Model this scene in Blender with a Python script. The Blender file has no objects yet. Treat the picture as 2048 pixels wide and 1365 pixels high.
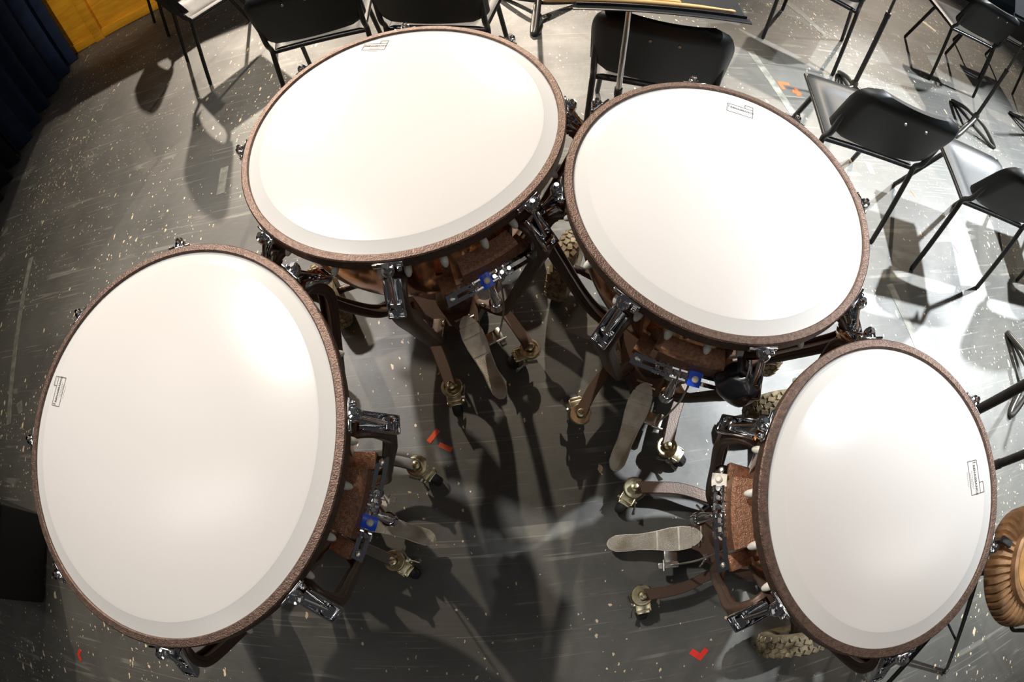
import bpy, bmesh, math, random
from mathutils import Vector, Matrix
random.seed(4)
PI = math.pi
col = bpy.context.scene.collection
scn = bpy.context.scene

# ------------------------------------------------------------------ camera
RIM = 0.84                       # playing height of the kettledrums
CAMZ = RIM + 0.8861
th, ro = 0.40052, -0.09261
fw = Vector((0, math.sin(th), -math.cos(th)))
u0 = Vector((0, math.cos(th), math.sin(th)))
r0 = Vector((1, 0, 0))
rt = r0 * math.cos(ro) + u0 * math.sin(ro)
up = -r0 * math.sin(ro) + u0 * math.cos(ro)
cam = bpy.data.cameras.new('camera')
cam.type = 'PANO'
cam.sensor_width = 36.0
cam.sensor_fit = 'HORIZONTAL'
cam.panorama_type = 'FISHEYE_EQUISOLID'
cam.fisheye_lens = 1117.12 / 2048 * 36.0
cam.fisheye_fov = math.radians(180)
cam.clip_start = 0.02
camo = bpy.data.objects.new('camera', cam)
col.objects.link(camo)
M = Matrix((( rt.x, up.x, -fw.x, 0), (rt.y, up.y, -fw.y, 0), (rt.z, up.z, -fw.z, CAMZ), (0, 0, 0, 1)))
camo.matrix_world = M
scn.camera = camo
scn.view_settings.view_transform = 'Standard'
scn.view_settings.look = 'None'
scn.view_settings.exposure = 0.12
scn.view_settings.gamma = 1.0
scn.view_settings.use_curve_mapping = False

# ------------------------------------------------------------------ light
w = bpy.data.worlds.new('hall')
scn.world = w
w.use_nodes = True
bg = w.node_tree.nodes['Background']
bg.inputs[0].default_value = (0.95, 0.93, 1.0, 1)
bg.inputs[1].default_value = 0.03

def spot(name, loc, target, power, colr, angle=50, blend=0.4, radius=0.09):
    l = bpy.data.lights.new(name, 'SPOT')
    l.energy = power; l.color = colr; l.spot_size = math.radians(angle); l.spot_blend = blend
    l.shadow_soft_size = radius
    o = bpy.data.objects.new(name, l); col.objects.link(o)
    o.location = loc
    o.rotation_euler = (Vector(target) - Vector(loc)).to_track_quat('-Z', 'Y').to_euler()
    return o
def area(name, loc, rz, sx, sy, power, colr):
    l = bpy.data.lights.new(name, 'AREA')
    l.shape = 'RECTANGLE'; l.size = sx; l.size_y = sy; l.energy = power; l.color = colr
    o = bpy.data.objects.new(name, l); col.objects.link(o)
    o.location = loc; o.rotation_euler = (0, 0, rz)
    return o
WARM = (1.0, 0.86, 0.70); COOL = (0.92, 0.97, 1.0); NEUT = (1.0, 0.95, 0.90)
spot('back_light_left', (-3.9, 8.5, 5.2), (-0.9, 2.1, 0), 3000, WARM, 36, 0.9)
spot('back_light_centre', (0.9, 9.0, 5.2), (-0.2, 2.3, 0), 3600, WARM, 27, 0.8)
spot('side_light_right', (6.6, 2.4, 5.0), (2.75, 1.35, 0), 3700, COOL, 28, 0.7)
spot('side_light_warm', (6.2, 6.8, 5.2), (3.0, 1.9, 0), 1900, WARM, 30, 0.6)
spot('key_light', (3.9, 1.7, 6.2), (2.0, 0.95, 0), 5200, COOL, 37, 0.9, 0.07)
spot('overhead_light_left', (-2.1, 2.7, 5.0), (0.1, 1.0, 0), 800, NEUT, 52, 0.8, 0.13)
spot('wall_fill', (-1.2, 0.2, 4.6), (-3.0, 3.9, 0.45), 520, WARM, 15, 0.6)  # added spot, only there to brighten the wood wall
for x_, y_ in ((-3.2, -2.2), (0.2, -3.2), (3.6, -2.4), (-4.6, 2.6), (1.0, 4.4), (5.0, 0.6)):
    area('chrome_fill', (x_, y_, 6.0), 0.3 * x_, 1.5, 1.1, 11, NEUT)  # added dim panels out of view, giving the chrome something bright to reflect
for k in range(2):
    for j in range(3):
        area('tube_light', (-4.5 + j * 0.62, 0.55 + k * 0.34 + j * 0.05, 6.2), 0.08, 0.56, 0.07, 5, NEUT)
        area('tube_light', (4.3 + j * 0.62, -1.05 + k * 0.34 - j * 0.05, 6.2), -0.08, 0.56, 0.07, 5, NEUT)
area('overhead_area', (0.3, -1.0, 5.0), 0, 2.5, 1.6, 5, NEUT)  # broad dim area lamp above the near side of the floor

# ------------------------------------------------------------------ materials
def mat(name, c, rough=0.5, metal=0.0, spec=0.5, bump=None, vary=None, coat=0.0, trans=0.0):
    m = bpy.data.materials.new(name); m.use_nodes = True
    nt = m.node_tree; b = nt.nodes['Principled BSDF']
    b.inputs['Base Color'].default_value = (*c, 1); b.inputs['Roughness'].default_value = rough
    b.inputs['Metallic'].default_value = metal; b.inputs['Specular IOR Level'].default_value = spec
    b.inputs['Coat Weight'].default_value = coat
    tc = nt.nodes.new('ShaderNodeTexCoord')
    if vary:
        n = nt.nodes.new('ShaderNodeTexNoise'); n.inputs['Scale'].default_value = vary[0]; n.inputs['Detail'].default_value = 5
        nt.links.new(tc.outputs['Object'], n.inputs['Vector'])
        r = nt.nodes.new('ShaderNodeValToRGB')
        r.color_ramp.elements[0].position = 0.35; r.color_ramp.elements[1].position = 0.65
        r.color_ramp.elements[0].color = (*[x * (1 - vary[1]) for x in c], 1)
        r.color_ramp.elements[1].color = (*[min(1, x * (1 + vary[1])) for x in c], 1)
        nt.links.new(n.outputs['Fac'], r.inputs['Fac']); nt.links.new(r.outputs['Color'], b.inputs['Base Color'])
    if bump:
        n = nt.nodes.new('ShaderNodeTexNoise'); n.inputs['Scale'].default_value = bump[0]; n.inputs['Detail'].default_value = 2
        nt.links.new(tc.outputs['Object'], n.inputs['Vector'])
        bp = nt.nodes.new('ShaderNodeBump'); bp.inputs['Strength'].default_value = bump[1]; bp.inputs['Distance'].default_value = 0.002
        nt.links.new(n.outputs['Fac'], bp.inputs['Height']); nt.links.new(bp.outputs['Normal'], b.inputs['Normal'])
    return m
HAMMER = mat('brown_hammertone', (0.128, 0.080, 0.060), 0.42, 0.55, 0.6, bump=(330, 0.75), vary=(120, 0.25))
BROWN = mat('brown_cast_paint', (0.085, 0.052, 0.036), 0.38, 0.2, 0.5, bump=(240, 0.2))
BLOCK = mat('copper_brown_paint', (0.26, 0.13, 0.075), 0.42, 0.45, 0.5, bump=(400, 0.6), vary=(160, 0.3))
DARKBR = mat('dark_brown_ring', (0.020, 0.013, 0.010), 0.35, 0.2, 0.5)
COPPER = mat('polished_copper', (0.80, 0.36, 0.16), 0.13, 1.0, 0.5, bump=(7, 0.25), vary=(5, 0.12))
CHROME = mat('chrome', (0.82, 0.83, 0.84), 0.07, 1.0)
STEEL = mat('brushed_steel', (0.55, 0.54, 0.50), 0.3, 1.0, bump=(150, 0.1))
ZINC = mat('zinc_plate', (0.68, 0.63, 0.42), 0.24, 1.0, vary=(60, 0.2))
RUBBERW = mat('white_rubber', (0.62, 0.60, 0.54), 0.45, 0.0, vary=(80, 0.15))
BLUE = mat('blue_plastic', (0.02, 0.10, 0.78), 0.3)
RUBBER = mat('black_rubber', (0.022, 0.022, 0.022), 0.55, vary=(40, 0.3))
TYRE = mat('dusty_tyre', (0.20, 0.16, 0.095), 0.75, vary=(35, 0.4))
TREAD = mat('tyre_tread', (0.24, 0.195, 0.12), 0.72, vary=(45, 0.4))
TUBE = mat('black_tube_paint', (0.014, 0.014, 0.015), 0.35, 0.0, 0.5, vary=(30, 0.3))
SHELL = mat('black_plastic_shell', (0.008, 0.0095, 0.0105), 0.44, 0.0, 0.42, bump=(600, 0.15))
GREY = mat('stand_grey_metal', (0.10, 0.095, 0.088), 0.34, 0.7)
MAPLE = mat('maple_stick', (0.74, 0.46, 0.19), 0.4, vary=(14, 0.1))
DESKM = mat('black_desk', (0.015, 0.016, 0.018), 0.45)
RUST = mat('rusty_iron', (0.26, 0.145, 0.07), 0.62, 0.35, 0.4, bump=(90, 0.5), vary=(22, 0.3))
BRASSY = mat('worn_iron_face', (0.50, 0.27, 0.09), 0.42, 0.6, vary=(18, 0.25))
INK = mat('label_ink', (0.10, 0.095, 0.09), 0.7)
POUCHM = mat('black_vinyl', (0.012, 0.012, 0.014), 0.22, 0.0, 0.6, bump=(35, 0.6))
ORANGE = mat('orange_tape', (0.85, 0.11, 0.035), 0.5)
RED = mat('red_tape', (0.75, 0.03, 0.015), 0.5)
GTAPE = mat('grey_tape', (0.17, 0.17, 0.145), 0.55, vary=(25, 0.3))
CREAM = mat('cream_tape', (0.60, 0.55, 0.42), 0.6, vary=(25, 0.2))
PURP = mat('purple_tape', (0.45, 0.10, 0.40), 0.6)
BLACKC = mat('black_case_cloth', (0.006, 0.007, 0.008), 0.7)
TEAL = mat('dark_teal_paint', (0.010, 0.028, 0.042), 0.6, vary=(6, 0.2))

# drumhead: milky film, satin sheen
HEAD = mat('coated_film', (0.64, 0.622, 0.607), 0.22, 0.0, 0.35)
HEAD.node_tree.nodes['Principled BSDF'].inputs['Subsurface Weight'].default_value = 0.0
COLLAR = mat('film_collar', (0.60, 0.595, 0.58), 0.2, 0.0, 0.4)

# pedal: ribbed aluminium, fine square grid
PEDM = bpy.data.materials.new('ribbed_aluminium'); PEDM.use_nodes = True
nt = PEDM.node_tree; b = nt.nodes['Principled BSDF']
b.inputs['Base Color'].default_value = (0.46, 0.43, 0.35, 1); b.inputs['Metallic'].default_value = 0.35; b.inputs['Roughness'].default_value = 0.45
tc = nt.nodes.new('ShaderNodeTexCoord'); sx = nt.nodes.new('ShaderNodeSeparateXYZ'); nt.links.new(tc.outputs['Object'], sx.inputs[0])
def mnode(nt, op, a, bb=None, v=None):
    n = nt.nodes.new('ShaderNodeMath'); n.operation = op
    for i, s in enumerate((a, bb)):
        if s is None: continue
        if isinstance(s, (int, float)): n.inputs[i].default_value = s
        else: nt.links.new(s, n.inputs[i])
    return n.outputs[0]
hx = mnode(nt, 'SINE', mnode(nt, 'MULTIPLY', sx.outputs[0], 1700)); hy = mnode(nt, 'SINE', mnode(nt, 'MULTIPLY', sx.outputs[1], 1700))
hh = mnode(nt, 'MAXIMUM', hx, hy)
bp = nt.nodes.new('ShaderNodeBump'); bp.inputs['Strength'].default_value = 0.7; bp.inputs['Distance'].default_value = 0.0012
nt.links.new(hh, bp.inputs['Height']); nt.links.new(bp.outputs['Normal'], b.inputs['Normal'])
nn = nt.nodes.new('ShaderNodeTexNoise'); nn.inputs['Scale'].default_value = 18
nt.links.new(tc.outputs['Object'], nn.inputs['Vector'])
rr = nt.nodes.new('ShaderNodeValToRGB'); rr.color_ramp.elements[0].color = (0.36, 0.32, 0.24, 1); rr.color_ramp.elements[1].color = (0.60, 0.56, 0.47, 1)
rr.color_ramp.elements[0].position = 0.3; rr.color_ramp.elements[1].position = 0.6
nt.links.new(nn.outputs['Fac'], rr.inputs['Fac']); nt.links.new(rr.outputs['Color'], b.inputs['Base Color'])
PEDP = mat('plain_aluminium', (0.42, 0.39, 0.32), 0.38, 0.4, vary=(30, 0.2))

# stage floor: worn black paint with scuffs, scratches and chips
FLOOR = bpy.data.materials.new('worn_black_stage_floor'); FLOOR.use_nodes = True
nt = FLOOR.node_tree; b = nt.nodes['Principled BSDF']; L = nt.links
tc = nt.nodes.new('ShaderNodeTexCoord'); P = tc.outputs['Object']
def noise(scale, detail=6, rough=0.6, vec=None, dist=0.0):
    n = nt.nodes.new('ShaderNodeTexNoise'); n.inputs['Scale'].default_value = scale; n.inputs['Detail'].default_value = detail
    n.inputs['Roughness'].default_value = rough; n.inputs['Distortion'].default_value = dist
    L.new(vec or P, n.inputs['Vector']); return n.outputs['Fac']
def ramp(fac, a, bb, ca=(0, 0, 0, 1), cb=(1, 1, 1, 1)):
    r = nt.nodes.new('ShaderNodeValToRGB'); r.color_ramp.elements[0].position = a; r.color_ramp.elements[1].position = bb
    r.color_ramp.elements[0].color = ca; r.color_ramp.elements[1].color = cb
    L.new(fac, r.inputs['Fac']); return r.outputs['Color']
def mapping(rot, scale, loc=(0, 0, 0)):
    mp = nt.nodes.new('ShaderNodeMapping'); mp.inputs['Rotation'].default_value = (0, 0, rot); mp.inputs['Scale'].default_value = scale
    mp.inputs['Location'].default_value = loc
    L.new(P, mp.inputs['Vector']); return mp.outputs[0]
def mix(fac, a, bb, mode='MIX'):
    m = nt.nodes.new('ShaderNodeMix'); m.data_type = 'RGBA'; m.blend_type = mode
    for key, s in (('Factor', fac), ('A', a), ('B', bb)):
        sock = [q for q in m.inputs if q.name == key and (q.type == 'RGBA' or key == 'Factor' and q.type == 'VALUE')][0]
        if isinstance(s, (int, float)): sock.default_value = s
        elif isinstance(s, tuple): sock.default_value = s
        else: L.new(s, sock)
    return [q for q in m.outputs if q.type == 'RGBA'][0]
base = ramp(noise(1.3, 10, 0.7, dist=0.5), 0.3, 0.72, (0.042, 0.042, 0.038, 1), (0.120, 0.117, 0.104, 1))
# broad brushed scuffs along three directions
for rot, s, lo, c in ((-0.95, (0.8, 14, 1), 0.56, 0.16), (-1.35, (1.1, 22, 1), 0.57, 0.14), (0.55, (1.0, 18, 1), 0.6, 0.10), (-0.5, (1.5, 30, 1), 0.58, 0.12)):
    base = mix(mnode(nt, 'MULTIPLY', ramp(noise(2.2, 9, 0.72, mapping(rot, s), 0.05), lo, 0.8), c), base, (0.30, 0.295, 0.26, 1))
# fine scratches: thin zero-crossings of stretched noise
for rot, s, th_, c, lc in tuple((r_, (0.05, 3.4 + 1.1 * (i_ % 4), 1), 0.0024 + 0.001 * (i_ % 3), 0.24, (i_ * 3.1, i_ * 1.7, 0)) for i_, r_ in enumerate((0.9, 1.2, 1.6, 0.6, -0.6, 2.1, -1.2, 1.35, 2.6, 0.2, 1.05))):
    n = noise(1.5, 1, 0.4, mapping(rot, s, lc), 0.0)
    line = mnode(nt, 'LESS_THAN', mnode(nt, 'ABSOLUTE', mnode(nt, 'SUBTRACT', n, 0.5)), th_)
    gate = ramp(noise(4.2, 3, 0.5, mapping(rot, (.8, 1.6, 1), lc)), 0.55, 0.63)
    base = mix(mnode(nt, 'MULTIPLY', mnode(nt, 'MULTIPLY', line, gate), c), base, (0.40, 0.39, 0.34, 1))
# chips down to bare wood, in clusters
vl = nt.nodes.new('ShaderNodeVectorMath'); vl.operation = 'DISTANCE'; vl.inputs[1].default_value = (0.55, -0.1, 0); L.new(P, vl.inputs[0])
far = nt.nodes.new('ShaderNodeMapRange'); far.inputs[1].default_value = 0.7; far.inputs[2].default_value = 2.3; far.inputs[3].default_value = 0.25; L.new(vl.outputs['Value'], far.inputs[0])
cl = mnode(nt, 'MULTIPLY', ramp(noise(1.6, 4, 0.6), 0.42, 0.62), far.outputs[0])
for sc, th_, st, rot in ((30, 0.15, (1, 0.42, 1), 0.9), (52, 0.17, (1, 0.7, 1), 0.2), (80, 0.17, (1, 0.6, 1), 1.4), (17, 0.065, (1, 0.4, 1), 1.1)):
    v = nt.nodes.new('ShaderNodeTexVoronoi'); v.inputs['Scale'].default_value = sc
    wv = nt.nodes.new('ShaderNodeVectorMath'); wv.operation = 'ADD'
    nv = nt.nodes.new('ShaderNodeTexNoise'); nv.inputs['Scale'].default_value = 60
    L.new(P, nv.inputs['Vector']); sc2 = nt.nodes.new('ShaderNodeVectorMath'); sc2.operation = 'SCALE'; sc2.inputs['Scale'].default_value = 0.016
    L.new(nv.outputs['Color'], sc2.inputs[0]); L.new(mapping(rot, st), wv.inputs[0]); L.new(sc2.outputs[0], wv.inputs[1]); L.new(wv.outputs[0], v.inputs['Vector'])
    sp = nt.nodes.new('ShaderNodeSeparateColor'); L.new(v.outputs['Color'], sp.inputs[0])
    keep = mnode(nt, 'GREATER_THAN', mnode(nt, 'ADD', sp.outputs[0], mnode(nt, 'MULTIPLY', cl, 0.62)), 1.0)
    size = mnode(nt, 'MULTIPLY', sp.outputs[1], th_ * 1.6)
    hit = mnode(nt, 'MULTIPLY', mnode(nt, 'LESS_THAN', v.outputs['Distance'], size), keep)
    base = mix(hit, base, (0.66, 0.54, 0.36, 1))
L.new(base, b.inputs['Base Color'])
L.new(ramp(noise(2.0, 6, 0.6), 0.3, 0.75, (0.42, 0.42, 0.42, 1), (0.60, 0.60, 0.60, 1)), b.inputs['Roughness'])
b.inputs['Specular IOR Level'].default_value = 0.6
bp = nt.nodes.new('ShaderNodeBump'); bp.inputs['Strength'].default_value = 0.25; bp.inputs['Distance'].default_value = 0.002
L.new(noise(45, 6, 0.6), bp.inputs['Height']); L.new(bp.outputs['Normal'], b.inputs['Normal'])

# stained oak wall
OAK = bpy.data.materials.new('golden_oak'); OAK.use_nodes = True
nt = OAK.node_tree; b = nt.nodes['Principled BSDF']; L = nt.links
tc = nt.nodes.new('ShaderNodeTexCoord'); P = tc.outputs['Object']
L.new(ramp(noise(3.0, 8, 0.6, mapping(0, (1.2, 1, 9)), 0.6), 0.3, 0.7, (0.60, 0.27, 0.015, 1), (0.85, 0.43, 0.03, 1)), b.inputs['Base Color'])
b.inputs['Roughness'].default_value = 0.4

# ------------------------------------------------------------------ mesh helpers
def obj(name, bm, m, parent=None, ang=35):
    me = bpy.data.meshes.new(name)
    bmesh.ops.recalc_face_normals(bm, faces=bm.faces[:])
    bm.to_mesh(me); bm.free()
    me.materials.append(m)
    me.polygons.foreach_set('use_smooth', [True] * len(me.polygons))
    me.set_sharp_from_angle(angle=math.radians(ang))
    o = bpy.data.objects.new(name, me); col.objects.link(o)
    if parent: o.parent = parent
    return o
def tag(o, label, cat, group=None, kind=None):
    o['label'] = label; o['category'] = cat
    if group: o['group'] = group
    if kind: o['kind'] = kind
    return o
def thing(name, label, cat, loc=(0, 0, 0), rz=0, group=None):
    o = bpy.data.objects.new(name, None); col.objects.link(o)
    o.location = loc; o.rotation_euler = (0, 0, rz); o.empty_display_size = 0.1
    return tag(o, label, cat, group)
def struct(name, bm, m, parent=None):
    o = obj(name, bm, m, parent); o['kind'] = 'structure'; return o
def V(*a): return Vector(a)
def T(loc=(0, 0, 0), rz=0): return Matrix.Translation(Vector(loc)) @ Matrix.Rotation(rz, 4, 'Z')
def frame(o, x, y, z):
    return Matrix(((x[0], y[0], z[0], o[0]), (x[1], y[1], z[1], o[1]), (x[2], y[2], z[2], o[2]), (0, 0, 0, 1)))
def box(bm, c, s, mtx=None, bev=0.0):
    v = []
    for dx in (-.5, .5):
        for dy in (-.5, .5):
            for dz in (-.5, .5):
                p = Vector((c[0] + dx * s[0], c[1] + dy * s[1], c[2] + dz * s[2]))
                v.append(bm.verts.new(mtx @ p if mtx else p))
    fs = []
    for q in ((0, 1, 3, 2), (4, 6, 7, 5), (0, 4, 5, 1), (2, 3, 7, 6), (0, 2, 6, 4), (1, 5, 7, 3)):
        fs.append(bm.faces.new([v[i] for i in q]))
    if bev:
        es = list({e for f in fs for e in f.edges})
        bmesh.ops.bevel(bm, geom=es, offset=bev, segments=2, affect='EDGES', profile=0.5)
def rings(bm, rs, cap=True, closed=False):
    rows = [[bm.verts.new(p) for p in r] for r in rs]
    n = len(rows[0])
    for a in range(len(rows) if closed else len(rows) - 1):
        A, B = rows[a], rows[(a + 1) % len(rows)]
        for i in range(n):
            bm.faces.new((A[i], A[(i + 1) % n], B[(i + 1) % n], B[i]))
    if cap and not closed:
        bm.faces.new(rows[0][::-1]); bm.faces.new(rows[-1])
    return rows
def smooth_path(pts, n=6):
    pts = [Vector(p) for p in pts]
    if len(pts) < 3: return pts
    out = []
    for i in range(len(pts) - 1):
        p0 = pts[max(i - 1, 0)]; p1 = pts[i]; p2 = pts[i + 1]; p3 = pts[min(i + 2, len(pts) - 1)]
        for k in range(n):
            t = k / n
            out.append(0.5 * ((2 * p1) + (p2 - p0) * t + (2 * p0 - 5 * p1 + 4 * p2 - p3) * t * t + (-p0 + 3 * p1 - 3 * p2 + p3) * t ** 3))
    out.append(pts[-1]); return out
def fillet(pts, r, n=5):
    pts = [Vector(p) for p in pts]; out = [pts[0]]
    for i in range(1, len(pts) - 1):
        a, p, c = pts[i - 1], pts[i], pts[i + 1]
        d1 = (a - p); d2 = (c - p); rr_ = min(r, d1.length * 0.45, d2.length * 0.45)
        A = p + d1.normalized() * rr_; C = p + d2.normalized() * rr_
        for k in range(n + 1):
            t = k / n; out.append(A * (1 - t) ** 2 + p * 2 * t * (1 - t) + C * t * t)
    out.append(pts[-1]); return out
def tube(bm, pts, r, n=12, cap=True, flat=1.0, ref=None, closed=False):
    pts = [Vector(p) for p in pts]; rs = []
    m = len(pts); prev = None
    for i, p in enumerate(pts):
        if closed: d = pts[(i + 1) % m] - pts[i - 1]
        else: d = pts[min(i + 1, m - 1)] - pts[max(i - 1, 0)]
        d.normalize()
        if prev is None:
            a = Vector(ref) if ref else (Vector((0, 0, 1)) if abs(d.z) < 0.9 else Vector((1, 0, 0)))
        else: a = prev
        a = (a - d * a.dot(d)).normalized(); prev = a; bb = d.cross(a)
        R = r[i] if isinstance(r, (list, tuple)) else r
        rs.append([p + a * (math.cos(2 * PI * k / n) * R) + bb * (math.sin(2 * PI * k / n) * R * flat) for k in range(n)])
    rings(bm, rs, cap, closed)
def ribbon(bm, pts, wid, thk, side):
    """rectangular bar swept along pts; 'side' is the width direction; wid/thk lists or numbers"""
    pts = [Vector(p) for p in pts]; rs = []; m = len(pts); side = Vector(side).normalized()
    for i, p in enumerate(pts):
        d = (pts[min(i + 1, m - 1)] - pts[max(i - 1, 0)]).normalized()
        nrm = d.cross(side).normalized()
        W = (wid[i] if isinstance(wid, (list, tuple)) else wid) / 2; H = (thk[i] if isinstance(thk, (list, tuple)) else thk) / 2
        c = min(W, H) * 0.35
        sec = [(-W + c, -H), (W - c, -H), (W, -H + c), (W, H - c), (W - c, H), (-W + c, H), (-W, H - c), (-W, -H + c)]
        rs.append([p + side * a + nrm * q for a, q in sec])
    rings(bm, rs)
def lathe(bm, prof, n=96, mtx=None, close=False, a0=0, a1=2 * PI):
    """prof: (r,z) list"""
    full = abs(a1 - a0 - 2 * PI) < 1e-6; k = n if full else n + 1
    rows = []
    for r, z in prof:
        if r < 1e-6:
            v = bm.verts.new(mtx @ V(0, 0, z) if mtx else V(0, 0, z)); rows.append([v]); continue
        row = []
        for i in range(k):
            a = a0 + (a1 - a0) * i / n; p = V(r * math.cos(a), r * math.sin(a), z)
            row.append(bm.verts.new(mtx @ p if mtx else p))
        rows.append(row)
    m = len(rows)
    for j in range(m if close else m - 1):
        A, B = rows[j], rows[(j + 1) % m]
        for i in range(n):
            i2 = (i + 1) % k
            if len(A) == 1 and len(B) == 1: continue
            if len(A) == 1: bm.faces.new((A[0], B[i2], B[i]))
            elif len(B) == 1: bm.faces.new((A[i], A[i2], B[0]))
            else: bm.faces.new((A[i], A[i2], B[i2], B[i]))
    if close and not full:
        bm.faces.new([r_[0] for r_ in rows]); bm.faces.new([r_[-1] for r_ in rows][::-1])
def prism(bm, poly, z0, z1, mtx=None):
    a = [bm.verts.new((mtx @ V(x, y, z0)) if mtx else V(x, y, z0)) for x, y in poly]
    c = [bm.verts.new((mtx @ V(x, y, z1)) if mtx else V(x, y, z1)) for x, y in poly]
    bm.faces.new(a[::-1]); bm.faces.new(c)
    for i in range(len(a)):
        j = (i + 1) % len(a); bm.faces.new((a[i], a[j], c[j], c[i]))
def NB(): return bmesh.new()
def pol(r, a, z): return V(r * math.cos(a), r * math.sin(a), z)
def rad(d): return math.radians(d)

# ------------------------------------------------------------------ the place
bm = NB(); 
gx = [-3.46, 8.0]; gy = [-2.2, 9.5]
gx[0] = -3.8
box(bm, ((gx[0] + gx[1]) / 2, (gy[0] + gy[1]) / 2, -0.05), (gx[1] - gx[0], gy[1] - gy[0], 0.1))
struct('floor', bm, FLOOR)

# golden wood wall behind, upper left: base line through two floor points
WA, WB = V(-3.75, 3.76, 0), V(1.2, 4.50, 0)
wd = (WB - WA).normalized(); wn = V(-wd.y, wd.x, 0)
WM = frame(WA, wd, wn, V(0, 0, 1))
bm = NB(); box(bm, (2.4, 0.06, 0.45), (4.9, 0.1, 0.90), WM); struct('wall_back', bm, OAK)
bm = NB()
for x in (0.02, 0.50, 1.45, 2.4):
    box(bm, (x + 0.05, -0.012, 0.45), (0.10, 0.05, 0.90), WM, 0.006)
for z in (0.05, 0.85):
    box(bm, (2.4, -0.008, z), (4.85, 0.036, 0.09), WM, 0.006)
struct('trim_1', bm, OAK)
bm = NB(); box(bm, (-3.85, 3.2, 1.6), (0.1, 11.0, 3.2)); struct('wall_left', bm, mat('black_wall', (0.01, 0.01, 0.01), 0.9))

# stage curtain along the left side (pleated)
def curtain(name, y0, y1, x, m, label, h=3.0, amp=0.05, period=0.19):
    bm = NB(); n = int((y1 - y0) / 0.012)
    lo, hi, lo2, hi2 = [], [], [], []
    for i in range(n + 1):
        y = y0 + (y1 - y0) * i / n; s = math.sin(2 * PI * y / period) + 0.35 * math.sin(2 * PI * y / period * 2.3 + 1)
        a = amp * s; b2 = amp * s * 0.75 + 0.02
        lo.append(V(x + a * 1.2, y, 0.012)); hi.append(V(x + b2, y, h))
        lo2.append(V(x + a * 1.2 - 0.006, y, 0.012)); hi2.append(V(x + b2 - 0.006, y, h))
    R = [[bm.verts.new(p) for p in r] for r in (lo, hi, hi2, lo2)]
    for i in range(n):
        for q in range(4):
            A, B = R[q], R[(q + 1) % 4]; bm.faces.new((A[i], A[i + 1], B[i + 1], B[i]))
    bm.faces.new([r[0] for r in R]); bm.faces.new([r[-1] for r in R][::-1])
    return tag(obj(name, bm, m, None, 60), label, 'curtain')
BLUEC = mat('blue_velour', (0.001, 0.012, 0.045), 0.8, vary=(9, 0.3))
BLKC = mat('black_velour', (0.004, 0.004, 0.005), 0.9)
curtain('stage_curtain', 2.55, 3.74, -3.47, BLUEC, 'dark blue pleated stage curtain meeting the golden wood wall')
curtain('stage_curtain', -1.6, 2.50, -3.47, BLKC, 'black pleated stage curtain along the left edge of the floor')

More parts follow.
